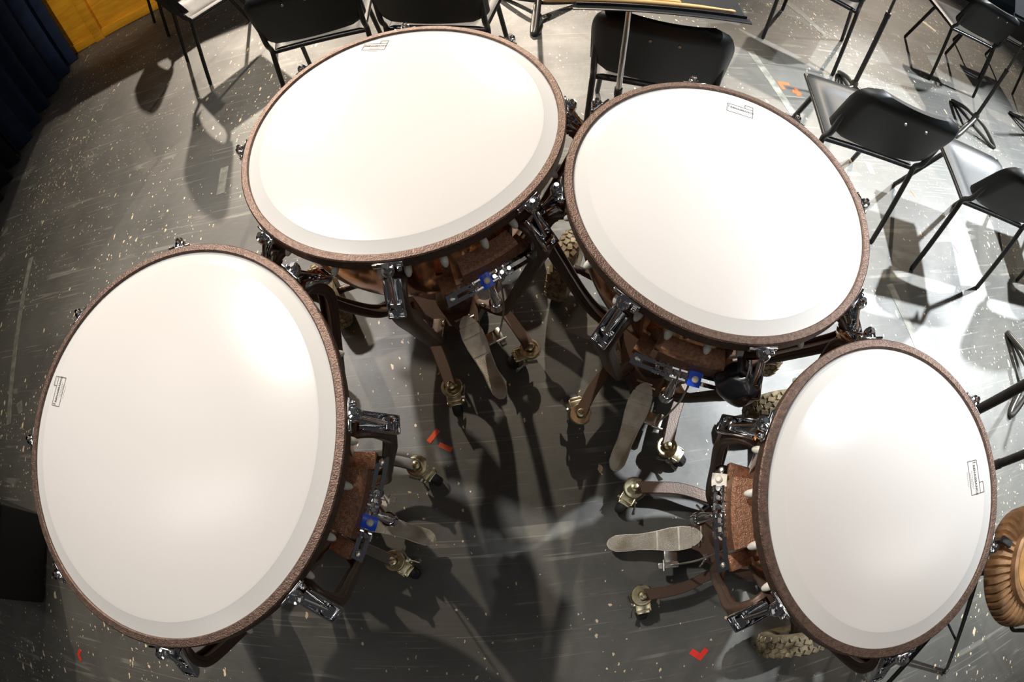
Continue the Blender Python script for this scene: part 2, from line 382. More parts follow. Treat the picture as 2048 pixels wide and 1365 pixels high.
# ------------------------------------------------------------------ timpani
def timpani(D, cx, cy, front, label, nl, casters, gy0, gy1, blue_t, gtilt=0.0):
    """local x = player side"""
    Ri = D * 0.0127 + 0.005; Ro = Ri + 0.019
    root = thing('timpani', label, 'timpani', (cx, cy, 0), rad(front))
    # head, collar ring, hoop
    lip = Ri - 0.032
    bm = NB(); lathe(bm, [(0, RIM), (lip * .5, RIM), (lip - .006, RIM), (lip, RIM - .0006), (lip, RIM - .004), (0, RIM - .004)], 128)
    head = obj('drumhead', bm, HEAD, root)
    bm = NB(); lathe(bm, [(lip, RIM - .0006), (lip + .006, RIM - .002), (Ri - .003, RIM - .006), (Ri, RIM - .0065), (Ri, RIM - .010), (lip, RIM - .006)], 128, close=True)
    obj('head_collar', bm, COLLAR, root)['label'] = 'greyer ring of the film beyond the bowl lip'
    bm = NB(); c = .0025
    lathe(bm, [(Ri, RIM - .030), (Ri, RIM - c), (Ri + c, RIM), (Ro - c, RIM), (Ro, RIM - c), (Ro, RIM - .030), (Ro - c, RIM - .033), (Ri + c, RIM - .033)], 160, close=True)
    hoop = obj('hoop', bm, HAMMER, root, 30)
    # flesh ring shadow gap + bowl flange
    Rb = Ri - 0.006
    bm = NB(); lathe(bm, [(Rb, RIM - .034), (Rb + .004, RIM - .036), (Rb + .004, RIM - .058), (Rb - .003, RIM - .062), (Rb - .012, RIM - .062), (Rb - .012, RIM - .034)], 128, close=True)
    obj('bowl_flange', bm, DARKBR, root)
    # copper bowl
    H = 0.30 + D * 0.0035; prof = []
    for i in range(25):
        t = i / 24; a = t * PI / 2
        r = (Rb - .008) * math.cos(a) ** 0.58 if i < 24 else 0.0; z = RIM - .06 - H * math.sin(a) ** 1.08
        prof.append((max(r, 0.0), z))
    prof = [(Rb - .008, RIM - .05)] + prof
    inner = [(max(r - .004, 0.0), z + .004) for r, z in prof[::-1]]
    bm = NB(); lathe(bm, prof + inner, 128, close=False)
    obj('copper_bowl', bm, COPPER, root, 60)
    zb = RIM - .06 - H
    # central column under bowl
    bm = NB(); lathe(bm, [(0, .16), (.045, .16), (.03, .22), (.022, .3), (.022, zb - .01), (.06, zb + .012), (0, zb + .012)], 32); obj('centre_column', bm, BROWN, root)
    # base casting
    bm = NB()
    lathe(bm, [(0, .07), (.145, .07), (.165, .09), (.16, .12), (.11, .160), (.03, .175), (0, .175)], 48)
    poly = [(.05, -.12), (.14, -.105), (.19, -.075), (.215, -.045), (.235, -.036), (.235, .036), (.215, .045), (.19, .075), (.14, .105), (.05, .12)]
    n0 = len(bm.verts)
    prism(bm, poly, .085, .15)
    bm.verts.ensure_lookup_table()
    for v_ in bm.verts[n0:]:
        if v_.co.z > .12 and v_.co.x > .18: v_.co.z -= .012
    lathe(bm, [(0, .145), (.06, .145), (.052, .185), (.03, .215), (0, .222)], 32, T((.125, 0, 0)))
    obj('base', bm, BROWN, root, 40)
    # slot plate and two hooks by the pedal heel
    bm = NB(); box(bm, (.205, -.006, .1405), (.006, .05, .005), None, .001); box(bm, (.214, .006, .1405), (.006, .05, .005), None, .001)
    obj('slot_plate', bm, STEEL, root)
    for s in (-1, 1):
        bm = NB(); tube(bm, smooth_path([(.19, s * .058, .14), (.198, s * .062, .165), (.206, s * .07, .17), (.212, s * .082, .158), (.222, s * .092, .16)]), .0035, 8)
        obj('spring_hook', bm, STEEL, root)
    # struts: front pair and side pair
    step = 360 / nl; azs = [-step / 2, step / 2, -1.5 * step, 1.5 * step]
    lug_az = [step * (k + .5) for k in range(nl)]
    for az in azs:
        a = rad(az); rd = V(math.cos(a), math.sin(a), 0); tg = V(-math.sin(a), math.cos(a), 0)
        side = abs(az) > step
        rb = Ri - (.13 if not side else .16)
        pp = [(Rb - .002, .758), (Ro + .012, .760), (Ro + .038, .735), (Ro + .044, .675), (Ri + .022, .53), (Ri - .035, .33), (Ri - .085, .2), (.15, .115)]
        if side: pp[4:] = [(Ri + .015, .53), (Ri - .06, .33), (Ri - .13, .2), (.13, .12)]
        pts = smooth_path([rd * r + V(0, 0, z) for r, z in pp], 6)
        m_ = len(pts); wl = []
        for i in range(m_):
            t = i / (m_ - 1); wl.append(.050 - .004 * min(1, t * 2.2) if t < .45 else .046 - .010 * (t - .45))
        st = NB(); ribbon(st, pts, wl, [.012 + .006 * min(1, i / m_ * 2) for i in range(m_)], tg)
        # outer web rib
        rib = [p for p in pts[8:m_ - 4]]
        for s_ in (-1, 1): ribbon(st, [p - rd * .006 + tg * (.018 * s_) for p in rib], .006, .022, tg)
        so = obj('support_strut', st, BROWN, root, 50)
        # chrome guide box on the strut
        g = NB(); X = rd; zc = .757
        G = frame(rd * (Ro + .036) + V(0, 0, zc), tg, V(0, 0, 1), rd)
        # tilt outward
        G = G @ Matrix.Rotation(rad(-46), 4, 'X')
        box(g, (0, 0, -.006), (.032, .078, .010), G)
        for s in (-1, 1): box(g, (s * .0165, 0, .004), (.004, .080, .018), G, .0015)
        box(g, (0, -.039, .004), (.036, .005, .018), G, .0015)
        box(g, (0, -.018, .006), (.026, .018, .014), G, .003)
        obj('guide_box', g, CHROME, so)['label'] = 'chrome guide box'
    # tension rods and claws
    for k, az in enumerate(lug_az):
        a = rad(az); rd = V(math.cos(a), math.sin(a), 0); tg = V(-math.sin(a), math.cos(a), 0)
        F = frame(rd * Ro, tg, V(0, 0, 1), rd)      # x tangential, y up, z outward
        F.translation += V(0, 0, RIM)
        bm = NB()
        pb = rd * (Ro + .016) + V(0, 0, RIM - .004)
        lathe(bm, [(0, .012), (.005, .012), (.0065, .006), (.0065, .003), (.0115, .002), (.0125, -.004), (.0115, -.016), (.008, -.020), (0, -.020)], 20, Matrix.Translation(pb))
        on = any(abs(((az - z_ + 180) % 360) - 180) < 1 for z_ in azs)
        end = rd * (Ro + (.052 if on else .024)) + V(0, 0, RIM - (.088 if on else .080))
        tube(bm, [pb + V(0, 0, -.018), end], .0052, 10)
        if not on:
            tube(bm, [end + V(0, 0, .02), end + V(0, 0, -.02)], .009, 10)
            ribbon(bm, [end + V(0, 0, 0), rd * (Rb - .002) + V(0, 0, RIM - .055)], .022, .007, tg)
        rod = obj('tension_rod', bm, CHROME, root, 40)
        cl_ = NB()
        box(cl_, (0, -.010, .004), (.062, .014, .005), F, .0018)
        box(cl_, (0, -.012, .011), (.026, .016, .018), F, .003)
        box(cl_, (.022, -.016, .010), (.010, .012, .010), F, .003)
        obj('rim_claw', cl_, CHROME, rod, 40)
    # bumpers
    bz = []
    ds = 9 if nl == 8 else 10
    for s in (-1, 1):
        bz += [s * q_ for q_ in ((6.7, 18, 26.5, 42, 62) if nl == 8 else (9, 24.5, 36, 56, 82))]
    for az in bz:
        a = rad(az); rd = V(math.cos(a), math.sin(a), 0)
        F = frame(rd * (Rb + .000) + V(0, 0, RIM - .050), V(-math.sin(a), math.cos(a), 0), V(0, 0, 1), rd) @ Matrix.Rotation(rad(38), 4, 'X')
        bm = NB(); lathe(bm, [(0, 0), (.008, 0), (.0082, .012), (.0086, .017), (.0076, .024), (.0052, .030), (.0025, .0325), (0, .033)], 20, F)
        obj('bumper', bm, RUBBERW, root)
    # gauge bracket: curved copper-brown plate under the hoop, end blocks, chrome slotted arc
    ymid = (gy0 + gy1) / 2
    a0 = math.asin((ymid - .062) / Ri); a1 = math.asin((ymid + .062) / Ri)
    bm = NB()
    lathe(bm, [(Rb + .002, RIM - .088), (Rb + .034, RIM - .094), (Rb + .040, RIM - .100), (Rb + .036, RIM - .150), (Rb + .030, RIM - .150), (Rb + .030, RIM - .104), (Rb + .0, RIM - .096)], 16, None, True, a0, a1)
    br = obj('gauge_bracket', bm, BLOCK, root, 30)
    Rg = Ro + .012; zg = RIM - .185
    g0 = math.asin(gy0 / Rg); g1 = math.asin(gy1 / Rg)
    for gg in (g0, g1):
        s = -1 if gg == g0 else 1
        rd = V(math.cos(gg), math.sin(gg), 0); tg = V(-math.sin(gg), math.cos(gg), 0)
        bm = NB(); F = frame(rd * (Rg - .026) + V(0, 0, zg + .012), rd, tg, V(0, 0, 1))
        box(bm, (0, 0, 0), (.046, .036, .022), F, .002)
        box(bm, (-.022, s * -.008, .03), (.008, .02, .06), F, .002)
        obj('gauge_block', bm, BLOCK, br)
    # slotted arc
    bm = NB(); N = 28
    def arcpt(t, e, h):
        a = g0 + (g1 - g0) * t; rd = V(math.cos(a), math.sin(a), 0)
        e_ = V(0, 0, 1) * .55 + rd * -.83; n_ = V(0, 0, .83) + rd * .55
        return rd * (Rg + .008) + V(0, 0, zg + .012 + .022 * math.sin(PI * t)) + e_ * e + n_ * h
    for e0, e1 in ((-.013, -.004), (.004, .013)):
        rs = []
        for i in range(N + 1):
            t = -.06 + 1.12 * i / N
            rs.append([arcpt(t, e0, -.0015), arcpt(t, e1, -.0015), arcpt(t, e1, .0015), arcpt(t, e0, .0015)])
        rings(bm, rs)
    for ta, tb in ((-.06, .06), (.94, 1.06)):
        rings(bm, [[arcpt(ta, -.005, -.0014), arcpt(ta, .005, -.0014), arcpt(ta, .005, .0014), arcpt(ta, -.005, .0014)], [arcpt(tb, -.005, -.0014), arcpt(tb, .005, -.0014), arcpt(tb, .005, .0014), arcpt(tb, -.005, .0014)]])
    ga = obj('tuning_gauge', bm, CHROME, root, 30)
    for t in (0, 1):
        bm = NB(); p = arcpt(t, 0, .001); nrm = (arcpt(t, 0, 1) - arcpt(t, 0, 0)).normalized()
        q = nrm.to_track_quat('Z', 'Y').to_matrix().to_4x4(); q.translation = p
        lathe(bm, [(0, 0), (.006, 0), (.0065, .002), (.005, .005), (0, .0065)], 16, q); obj('gauge_screw', bm, STEEL, ga)
    for j, t in enumerate((.22, .31, .40, .49, .58, .67)):
        if abs(t - blue_t) < .06: continue
        bm = NB()
        for e in (-.009, .009):
            pA, pB = arcpt(t - .035, e, .006), arcpt(t + .035, e, .006)
            tube(bm, [pA, pB], .0048, 8)
        tube(bm, [arcpt(t, 0, .002), arcpt(t, 0, .014)], .0045, 10)
        tube(bm, [arcpt(t, -.015, .005), arcpt(t, .015, .005)], .003, 8)
        obj('note_marker', bm, CHROME, ga)
    bm = NB(); rs = []
    for i in range(7):
        t = blue_t - .07 + .14 * i / 6
        rs.append([arcpt(t, -.016, .001), arcpt(t, .016, .001), arcpt(t, .016, .008 + .003 * math.sin(PI * i / 6)), arcpt(t, -.016, .008 + .003 * math.sin(PI * i / 6))])
    rings(bm, rs); mk = obj('gauge_pointer', bm, RUBBERW if D == 23 else BLUE, ga); mk['label'] = 'white pointer' if D == 23 else 'blue plastic pointer'
    bm = NB(); pc = arcpt(blue_t, .0, .011)
    ln = (arcpt(blue_t, 0, 1) - arcpt(blue_t, 0, 0)).normalized(); q = ln.to_track_quat('Z', 'Y').to_matrix().to_4x4(); q.translation = pc
    lathe(bm, [(0, 0), (.007, 0), (.0075, .003), (.005, .006), (0, .006)], 16, q); obj('pointer_window', bm, RUBBERW, mk)
    # gauge knob below + link rod to pedal
    gm = (g0 + g1) / 2
    bm = NB(); kp = pol(Rg + .018, gm - .02, zg - .045)
    tube(bm, [pol(Rg, gm - .02, zg - .01), kp, kp + V(0, 0, -.02)], [.006, .011, .013], 14)
    tube(bm, [kp + V(0, 0, -.02), kp + V(0, 0, -.045)], .016, 16)
    obj('gauge_knob', bm, CHROME, root)
    le = pol(Ri - .05, g1 - .06, .50); le2 = V(.292, .078, .095)
    bm = NB(); tube(bm, [kp + V(0, 0, -.03), le + V(0, 0, .02)], .0035, 8); tube(bm, [le + V(0, 0, .035), le + V(0, 0, -.02)], .008, 10)
    tube(bm, smooth_path([le, le * .55 + le2 * .45 + V(.012, .01, 0), le2]), .0028, 8)
    pr_ = obj('pull_rod', bm, STEEL, root)
    bm = NB(); lathe(bm, [(0, -.006), (.015, -.006), (.017, 0), (.013, .012), (.006, .014), (0, .014)], 20, Matrix.Translation(le + V(0, 0, -.012))); obj('rod_collar', bm, RUBBERW, pr_)
    # pale balance knob between bowl and gauge
    bm = NB(); tube(bm, [V(Ri - .055, ymid + .01, .50), V(Ri - .028, ymid + .01, .50)], .032, 28); obj('balance_knob', bm, RUBBERW, root)
    # pedal
    x0, x1 = .205, .475; ped = bpy.data.objects.new('pedal', None)
    def ctr(x): return .145 + (x - x0) / (x1 - x0) * (.045 - .145) - .012 * math.sin(PI * (x - x0) / (x1 - x0))
    def hw(x):
        t = (x - x0) / (x1 - x0)
        keys = [(0, .0), (.02, .013), (.06, .024), (.12, .032), (.22, .0365), (.34, .035), (.5, .028), (.66, .0245), (.8, .0265), (.9, .0255), (.96, .018), (.985, .011), (1, 0)]
        for (a_, va), (b_, vb) in zip(keys, keys[1:]):
            if t <= b_: return va + (vb - va) * (t - a_) / (b_ - a_)
        return 0
    def slab(bm, xa, xb, scale=1.0, dz0=0.0, dz1=.006, n=30):
        top, bot = [], []
        for i in range(n + 1):
            x = xa + (xb - xa) * i / n; h_ = max(hw(x) * scale, .0008)
            top.append((V(x, -h_, ctr(x) + dz1), V(x, h_, ctr(x) + dz1))); bot.append((V(x, -h_, ctr(x) + dz0), V(x, h_, ctr(x) + dz0)))
        rings(bm, [[b_[0], b_[1], t_[1], t_[0]] for b_, t_ in zip(bot, top)])
    sk = rad(gtilt)
    bm = NB(); slab(bm, x0, x1, 1.0, 0, .006, 60)
    pd = obj('pedal', bm, PEDP, root, 30)
    bm = NB(); slab(bm, x0 + .128, x1 - .006, .90, .0055, .0085, 40); obj('grip_plate', bm, PEDM, pd, 30)['label'] = 'lighter ribbed toe plate'
    bm = NB(); slab(bm, x0 + .008, x0 + .062, .92, .0055, .0080, 20); slab(bm, x0 + .068, x0 + .122, .92, .0055, .0080, 20); obj('heel_plate', bm, PEDM if D in (23, 32) else PEDP, pd, 30)
    # clamp beside pedal
    bm = NB(); box(bm, (.292, .052, .096), (.04, .036, .012), None, .002); box(bm, (.300, .078, .095), (.062, .018, .02), None, .002); tube(bm, [V(.315, .06, .107), V(.315, .094, .107)], .004, 8)
    obj('pedal_clamp', bm, STEEL if D != 32 else RUBBERW, root)
    # caster arms and casters
    for (cx_, cy_, yaw, wing) in casters:
        s = 1 if cy_ > 0 else -1
        bm = NB()
        ribbon(bm, smooth_path([V(.06, s * .075, .095), V(.16, s * .115, .10), V(.26, cy_ * .93, .098), V(cx_, cy_, .098)]), .036, .012, V(.15, 1, 0) if True else 0)
        obj('caster_arm', bm, GREY if D == 32 else BROWN, root, 40)
        F = T((cx_, cy_, 0), yaw - rad(front))
        bm = NB()
        lathe(bm, [(0, .128), (.006, .127), (.0085, .12), (.0085, .112), (.012, .111), (.012, .104), (0, .104)], 12, F)
        lathe(bm, [(.0, .092), (.031, .092), (.034, .088), (.034, .082), (.030, .076), (0, .076)], 32, F)
        lathe(bm, [(.024, .092), (.030, .092), (.030, .097), (.024, .097)], 32, F, close=True)
        box(bm, (.026, .021, .062), (.052, .003, .05), F, .001); box(bm, (.026, -.021, .062), (.052, .003, .05), F, .001)
        box(bm, (.022, 0, .083), (.05, .045, .004), F, .0015); box(bm, (.048, 0, .074), (.022, .038, .014), F, .002)
        tube(bm, [F @ V(.036, -.028, .038), F @ V(.036, .028, .038)], .005, 10)
        ca = obj('caster', bm, ZINC, root, 35)
        bm = NB(); W = F @ Matrix.Translation(V(.045, 0, .038)) @ Matrix.Rotation(PI / 2, 4, 'X')
        lathe(bm, [(0, -.015), (.030, -.015), (.036, -.011), (.038, -.004), (.038, .004), (.036, .011), (.030, .015), (0, .015)], 36, W)
        obj('caster_wheel', bm, RUBBER, ca)
        bm = NB()
        ww = wing
        for q in (-1, 1):
            p = [F @ V(.030, ww * .024, .060), F @ V(.030 + q * .016, ww * .034, .063), F @ V(.030 + q * .036, ww * .040, .067)]
            tube(bm, smooth_path(p, 5), [.005 + .007 * (k / 10) ** 1.5 for k in range(11)], 10, flat=.4)
        tube(bm, [F @ V(.03, ww * .02, .06), F @ V(.03, ww * .033, .061)], .008, 10)
        obj('brake_lever', bm, STEEL, ca)
    # rear axle and big wheels
    xw, yw, rw = -.10, .372, .125
    bm = NB(); tube(bm, [V(xw, -yw + .03, rw), V(xw, yw - .03, rw)], .013, 14)
    ribbon(bm, [V(-.05, 0, .12), V(xw, 0, rw)], .10, .03, V(0, 1, 0))
    for s in (-1, 1): ribbon(bm, smooth_path([V(-.03, s * .09, .12), V(-.08, s * .2, .12), V(xw, s * (yw - .06), rw)]), .03, .02, V(0, 0, 1))
    obj('rear_axle', bm, BROWN, root, 40)
    for s in (-1, 1):
        W = Matrix.Translation(V(xw, s * yw, rw)) @ Matrix.Rotation(PI / 2, 4, 'X')
        bm = NB(); lathe(bm, [(.060, -.026), (.085, -.036), (.105, -.036), (.116, -.028), (.119, -.012), (.119, .012), (.116, .028), (.105, .036), (.085, .036), (.060, .026), (.055, 0)], 64, W, close=True)
        ty = obj('rear_wheel', bm, TYRE, root, 50)
        bm = NB()
        for row, off in ((-.024, 0), (-.008, .5), (.008, 0), (.024, .5)):
            for k in range(26):
                a = 2 * PI * (k + off) / 26; rr_ = .1205 if abs(row) < .02 else .1165
                Fm = W @ Matrix.Rotation(a, 4, 'Z') @ Matrix.Translation(V(rr_, 0, row)) @ Matrix.Rotation(0 if abs(row) < .02 else (-.45 if row > 0 else .45), 4, 'Y') @ Matrix.Rotation(.35 if off else -.35, 4, 'X')
                box(bm, (0, 0, 0), (.006, .021, .0135), Fm)
        obj('tyre_tread', bm, TREAD, ty)
        bm = NB(); lathe(bm, [(0, -.03), (.018, -.03), (.02, -.018), (.05, -.014), (.062, -.024), (.062, .024), (.05, .014), (.02, .018), (.018, .03), (0, .03)], 40, W); obj('wheel_hub', bm, GREY, ty)
    return root, head
def yawd(a, b_):
    return math.atan2(b_[1] - a[1], b_[0] - a[0])
def Y(d): return rad(d)
DR = {}
DR[1] = timpani(32, -.726, .2536, -20.5, 'largest kettledrum with white head, closest to the left edge', 8, [(.329 + .03, .20, Y(-38), -1), (.389 - .01, -.10, Y(-38), 1)], -.07, .12, .36, 0)
DR[2] = timpani(29, -.2206, .9569, -68, 'kettledrum with white head in front of the two side-by-side black chairs', 8, [(.378, -.13, Y(-82), 1), (.378, .145, Y(-160), 1)], -.055, .14, .40, 0)
DR[3] = timpani(26, .4869, .6736, -117, 'kettledrum with white head and a black pouch hung beside its gauge', 8, [(.352, -.158, Y(100), 1), (.356, .127, Y(-40), -1)], -.075, .118, .62, 0)
DR[4] = timpani(23, .6970, -.0077, 175.5, 'smallest kettledrum with white head, next to the rusty brake drum', 6, [(.391, -.164, Y(-128), 1), (.379, .163, Y(-88), -1)], -.11, .078, .12, 0)

# printed labels on heads
def head_label(root, head, cx, cy, p, q, flip=1, ink=1):
    """p,q: world xy of the label's lower-left and lower-right corners"""
    P0 = V(p[0], p[1], RIM); Q = V(q[0], q[1], RIM)
    x = (Q - P0); Lx = x.length; x.normalize(); y = V(-x.y, x.x, 0) * flip
    bm = NB(); z = V(0, 0, .0004)
    def line(a, b_, w_=.0017):
        A = P0 + x * a[0] + y * a[1] + z; B = P0 + x * b_[0] + y * b_[1] + z
        box_m = frame((A + B) / 2, (B - A).normalized(), V(0, 0, 1).cross((B - A).normalized()), V(0, 0, 1))
        box(bm, (0, 0, 0), ((B - A).length, w_, .0003), box_m)
    h = Lx * .44
    line((0, 0), (Lx, 0)); line((0, 0), (0, h)); line((0, h), (Lx * .70, h)); line((Lx, 0), (Lx, h * 1.42))
    line((Lx * .68, h), (Lx, h)); line((Lx * .68, h), (Lx * .68, h * 1.42)); line((Lx * .68, h * 1.42), (Lx, h * 1.42))
    line((Lx * .06, h * .55), (Lx * .06, h * .88), .002)
    for yy, xs, xe in ((.3, .3, .8), (.14, .35, .75), (-.22, .3, .7)):
        k = xs
        while k < xe:
            line((Lx * k, h * yy), (Lx * (k + .035), h * yy), .0009); k += .055
    lab = obj('head_label', bm, INK, None)
    cu = bpy.data.curves.new('label_text', 'FONT'); cu.body = 'RENAISSANCE'; cu.size = h * .30; cu.extrude = .0001; cu.offset = .0004; cu.align_x = 'LEFT'
    cu.space_character = 1.1
    cu.materials.append(INK)
    tmp = bpy.data.objects.new('tmp_text', cu); me = bpy.data.meshes.new_from_object(tmp); bpy.data.objects.remove(tmp)
    t = bpy.data.objects.new('label_text', me); col.objects.link(t)
    inv = root.matrix_basis.inverted()
    yy = V(-x.y, x.x, 0)
    t.parent = lab
    o_ = P0 + x * (Lx * .12) + y * (h * .52) + z
    if flip < 0: o_ = P0 + x * (Lx * .12) + y * (h * .86) + z
    t.matrix_local = frame(o_, x, yy, V(0, 0, 1))
    lab.parent = head
    lab.matrix_local = inv
    return lab
for r_, h_ in DR.values(): r_.matrix_basis = T(r_.location, r_.rotation_euler.z)
for k_, p_, q_ in ((1, (-1.056, .316), (-1.044, .386)), (3, (.565, .923), (.627, .897)), (4, (.914, .010), (.909, -.062)), (2, (-.333, 1.268), (-.268, 1.252))):
    head_label(DR[k_][0], DR[k_][1], 0, 0, p_, q_)

# ------------------------------------------------------------------ black pouch on the third drum
def pouch():
    a = rad(-117); rd = V(math.cos(a), math.sin(a), 0); tg = V(-math.sin(a), math.cos(a), 0)
    c = V(.4869, .6736, 0) + rd * .362 + tg * .136 + V(0, 0, .715)
    bm = NB(); bmesh.ops.create_icosphere(bm, subdivisions=5, radius=1)
    rng = random.Random(3)
    dirs = [Vector((rng.gauss(0, 1), rng.gauss(0, 1), rng.gauss(0, 1))).normalized() for _ in range(34)]
    for v_ in bm.verts:
        d = v_.co.normalized(); k = 1.0
        cut = max(d.dot(q) for q in dirs)
        k = .84 + .2 * (1 - cut) * 3.0 + .02 * math.sin(9 * d.x + 4 * d.y)
        v_.co = V(d.x * .046 * k, d.y * .060 * k, d.z * .060 * k)
        v_.co.y *= 1 - .25 * max(0, d.z)
    bm.transform(frame(c, rd, tg, V(0, 0, 1)))
    o = obj('pouch', bm, POUCHM, None, 25); tag(o, 'crumpled black vinyl pouch hanging at the end of a chrome tuning gauge', 'pouch')
    bm = NB(); tube(bm, [c + V(0, 0, .05), c + V(0, 0, .06) - tg * .02 + rd * 0, c + V(0, 0, .075) - rd * .02 - tg * .03], .006, 8)
    s = obj('strap', bm, POUCHM, o)
pouch()

# ------------------------------------------------------------------ chairs
def make_chair():
    t = bpy.data.objects.new('musician_chair', None); col.objects.link(t)
    # seat: moulded shell with a sunken pan
    bm = NB(); nx, ny = 20, 20; top = []; bot = []
    for j in range(ny + 1):
        v_ = j / ny; y = .075 + .40 * v_; half = .200 + .022 * v_
        rt_, rb_ = [], []
        for i in range(nx + 1):
            u_ = i / nx * 2 - 1
            cx_ = u_ * half * (1 - .04 * max(0, v_ - .85) / .15)
            d = max(0, 1 - (abs(u_) / .80) ** 5) * max(0, 1 - (abs(v_ - .42) / .40) ** 4)
            z = .452 - .016 * d - .02 * max(0, v_ - .88) / .12
            z += .0 if abs(u_) < .97 else -.006
            rt_.append(bm.verts.new((cx_, y, z))); rb_.append(bm.verts.new((cx_, y, z - .010)))
        top.append(rt_); bot.append(rb_)
    for j in range(ny):
        for i in range(nx):
            bm.faces.new((top[j][i], top[j][i + 1], top[j + 1][i + 1], top[j + 1][i]))
            bm.faces.new((bot[j][i], bot[j + 1][i], bot[j + 1][i + 1], bot[j][i + 1]))
    for j in range(ny):
        bm.faces.new((top[j][0], top[j + 1][0], bot[j + 1][0], bot[j][0])); bm.faces.new((top[j][nx], bot[j][nx], bot[j + 1][nx], top[j + 1][nx]))
    for i in range(nx):
        bm.faces.new((top[0][i], bot[0][i], bot[0][i + 1], top[0][i + 1])); bm.faces.new((top[ny][i], top[ny][i + 1], bot[ny][i + 1], bot[ny][i]))
    obj('seat', bm, SHELL, t, 50)
    # backrest: curved shell with rolled rim
    bm = NB(); N = 28; K = 16
    def prof(u_, v_):
        # u -1..1 across, v 0..1 up ; rounded top corners, narrower notched foot
        half = .228
        z = .500 + .305 * v_
        ex = 1.0
        if v_ > .62: ex = (1 - .16 * (1 - math.sqrt(max(0, 1 - ((v_ - .62) / .38) ** 2.6))) * 2.2)
        if v_ < .10: ex = .86 + .14 * (v_ / .10)
        x = u_ * half * ex
        y = .052 - .105 * v_ - .030 * (1 - (u_ ** 2)) - .006
        return x, y, z
    F_, B_ = [], []
    for j in range(K + 1):
        a_, b_ = [], []
        for i in range(N + 1):
            u_ = i / N * 2 - 1; x, y, z = prof(u_, j / K)
            e = max(0, (abs(u_) - .86) / .14); e2 = max(0, (j / K - .88) / .12); lipv = max(e, e2)
            a_.append(bm.verts.new((x, y + .030 * lipv + .009, z)))
            b_.append(bm.verts.new((x * 1.0, y + .022 * lipv - .002, z)))
        F_.append(a_); B_.append(b_)
    for j in range(K):
        for i in range(N):
            bm.faces.new((F_[j][i], F_[j + 1][i], F_[j + 1][i + 1], F_[j][i + 1])); bm.faces.new((B_[j][i], B_[j][i + 1], B_[j + 1][i + 1], B_[j + 1][i]))
    for j in range(K):
        bm.faces.new((F_[j][0], B_[j][0], B_[j + 1][0], F_[j + 1][0])); bm.faces.new((F_[j][N], F_[j + 1][N], B_[j + 1][N], B_[j][N]))
    for i in range(N):
        bm.faces.new((F_[0][i], F_[0][i + 1], B_[0][i + 1], B_[0][i])); bm.faces.new((F_[K][i], B_[K][i], B_[K][i + 1], F_[K][i + 1]))
    bk = obj('backrest', bm, SHELL, t, 50)
    for sx_ in (-1, 1):
        bm = NB(); q = Matrix.Translation(V(sx_ * .045, -.083, .745)) @ Matrix.Rotation(PI / 2, 4, 'X')
        lathe(bm, [(0, 0), (.006, 0), (.005, .004), (0, .005)], 12, q); obj('rivet', bm, STEEL, bk)
    for s in (-1, 1):
        bm = NB()
        pts = fillet([(s * .225, 0, .006), (s * .215, .062, .40), (s * .213, .072, .452), (s * .212, .035, .50), (s * .212, .030, .56), (s * .208, .016, .66)], .05, 6)
        tube(bm, pts, .0115, 14)
        obj('rear_leg', bm, TUBE, t, 60)
        bm = NB(); pts = fillet([(s * .150, .17, .432), (s * .182, .36, .430), (s * .212, .485, .006)], .05, 6)
        tube(bm, pts, .0115, 14)
        obj('front_leg', bm, TUBE, t, 60)
    bm = NB(); tube(bm, [V(-.205, .078, .432), V(.205, .078, .432)], .0115, 12)
    for s in (-1, 1): tube(bm, [V(s * .198, .08, .434), V(s * .214, .46, .430)], .0105, 12)
    obj('seat_rail', bm, TUBE, t, 60)
    return t
def copy_tree(o, parent=None):
    c = o.copy(); col.objects.link(c)
    if parent: c.parent = parent
    for ch in list(o.children): copy_tree(ch, c)
    return c
chair0 = make_chair(); used = []
def place_chair(x, y, deg, label, group='black musician chairs around the drums'):
    o = chair0 if not used else copy_tree(chair0)
    used.append(1)
    o.location = (x, y, 0); o.rotation_euler = (0, 0, rad(deg)); tag(o, label, 'chair', group)
    return o
place_chair(1.995, .84, -15, 'black chair at the right edge, its backrest cut by the frame above the folded shadow')
place_chair(1.37, 1.10, -16, 'black moulded chair seen whole from behind, right of the third drum')
place_chair(.555, 1.40, -17, 'black chair behind the chrome pole that holds the drumsticks')
place_chair(-.685, 1.92, 2.7, 'black chair at the top of the frame, left one of the touching pair')
place_chair(-.205, 1.855, -15, 'black chair at the top of the frame, right one of the touching pair')
place_chair(1.745, 2.30, -38.7, 'black chair of which only seat edge and four legs show at the top')
place_chair(3.10, 2.27, -10, 'black chair near the top right corner, left of its twin')
place_chair(3.86, 2.46, -8, 'black chair in the top right corner, farthest to the right')
place_chair(2.85, .76, -12, 'black chair just past the right edge, its foot and folded shadow in view')
place_chair(-1.725, 2.665, -50, 'black chair near the golden wood wall with a brightly lit seat')
place_chair(-2.364, 3.48, -50, 'black chair nearest to the blue curtain and golden wood wall')

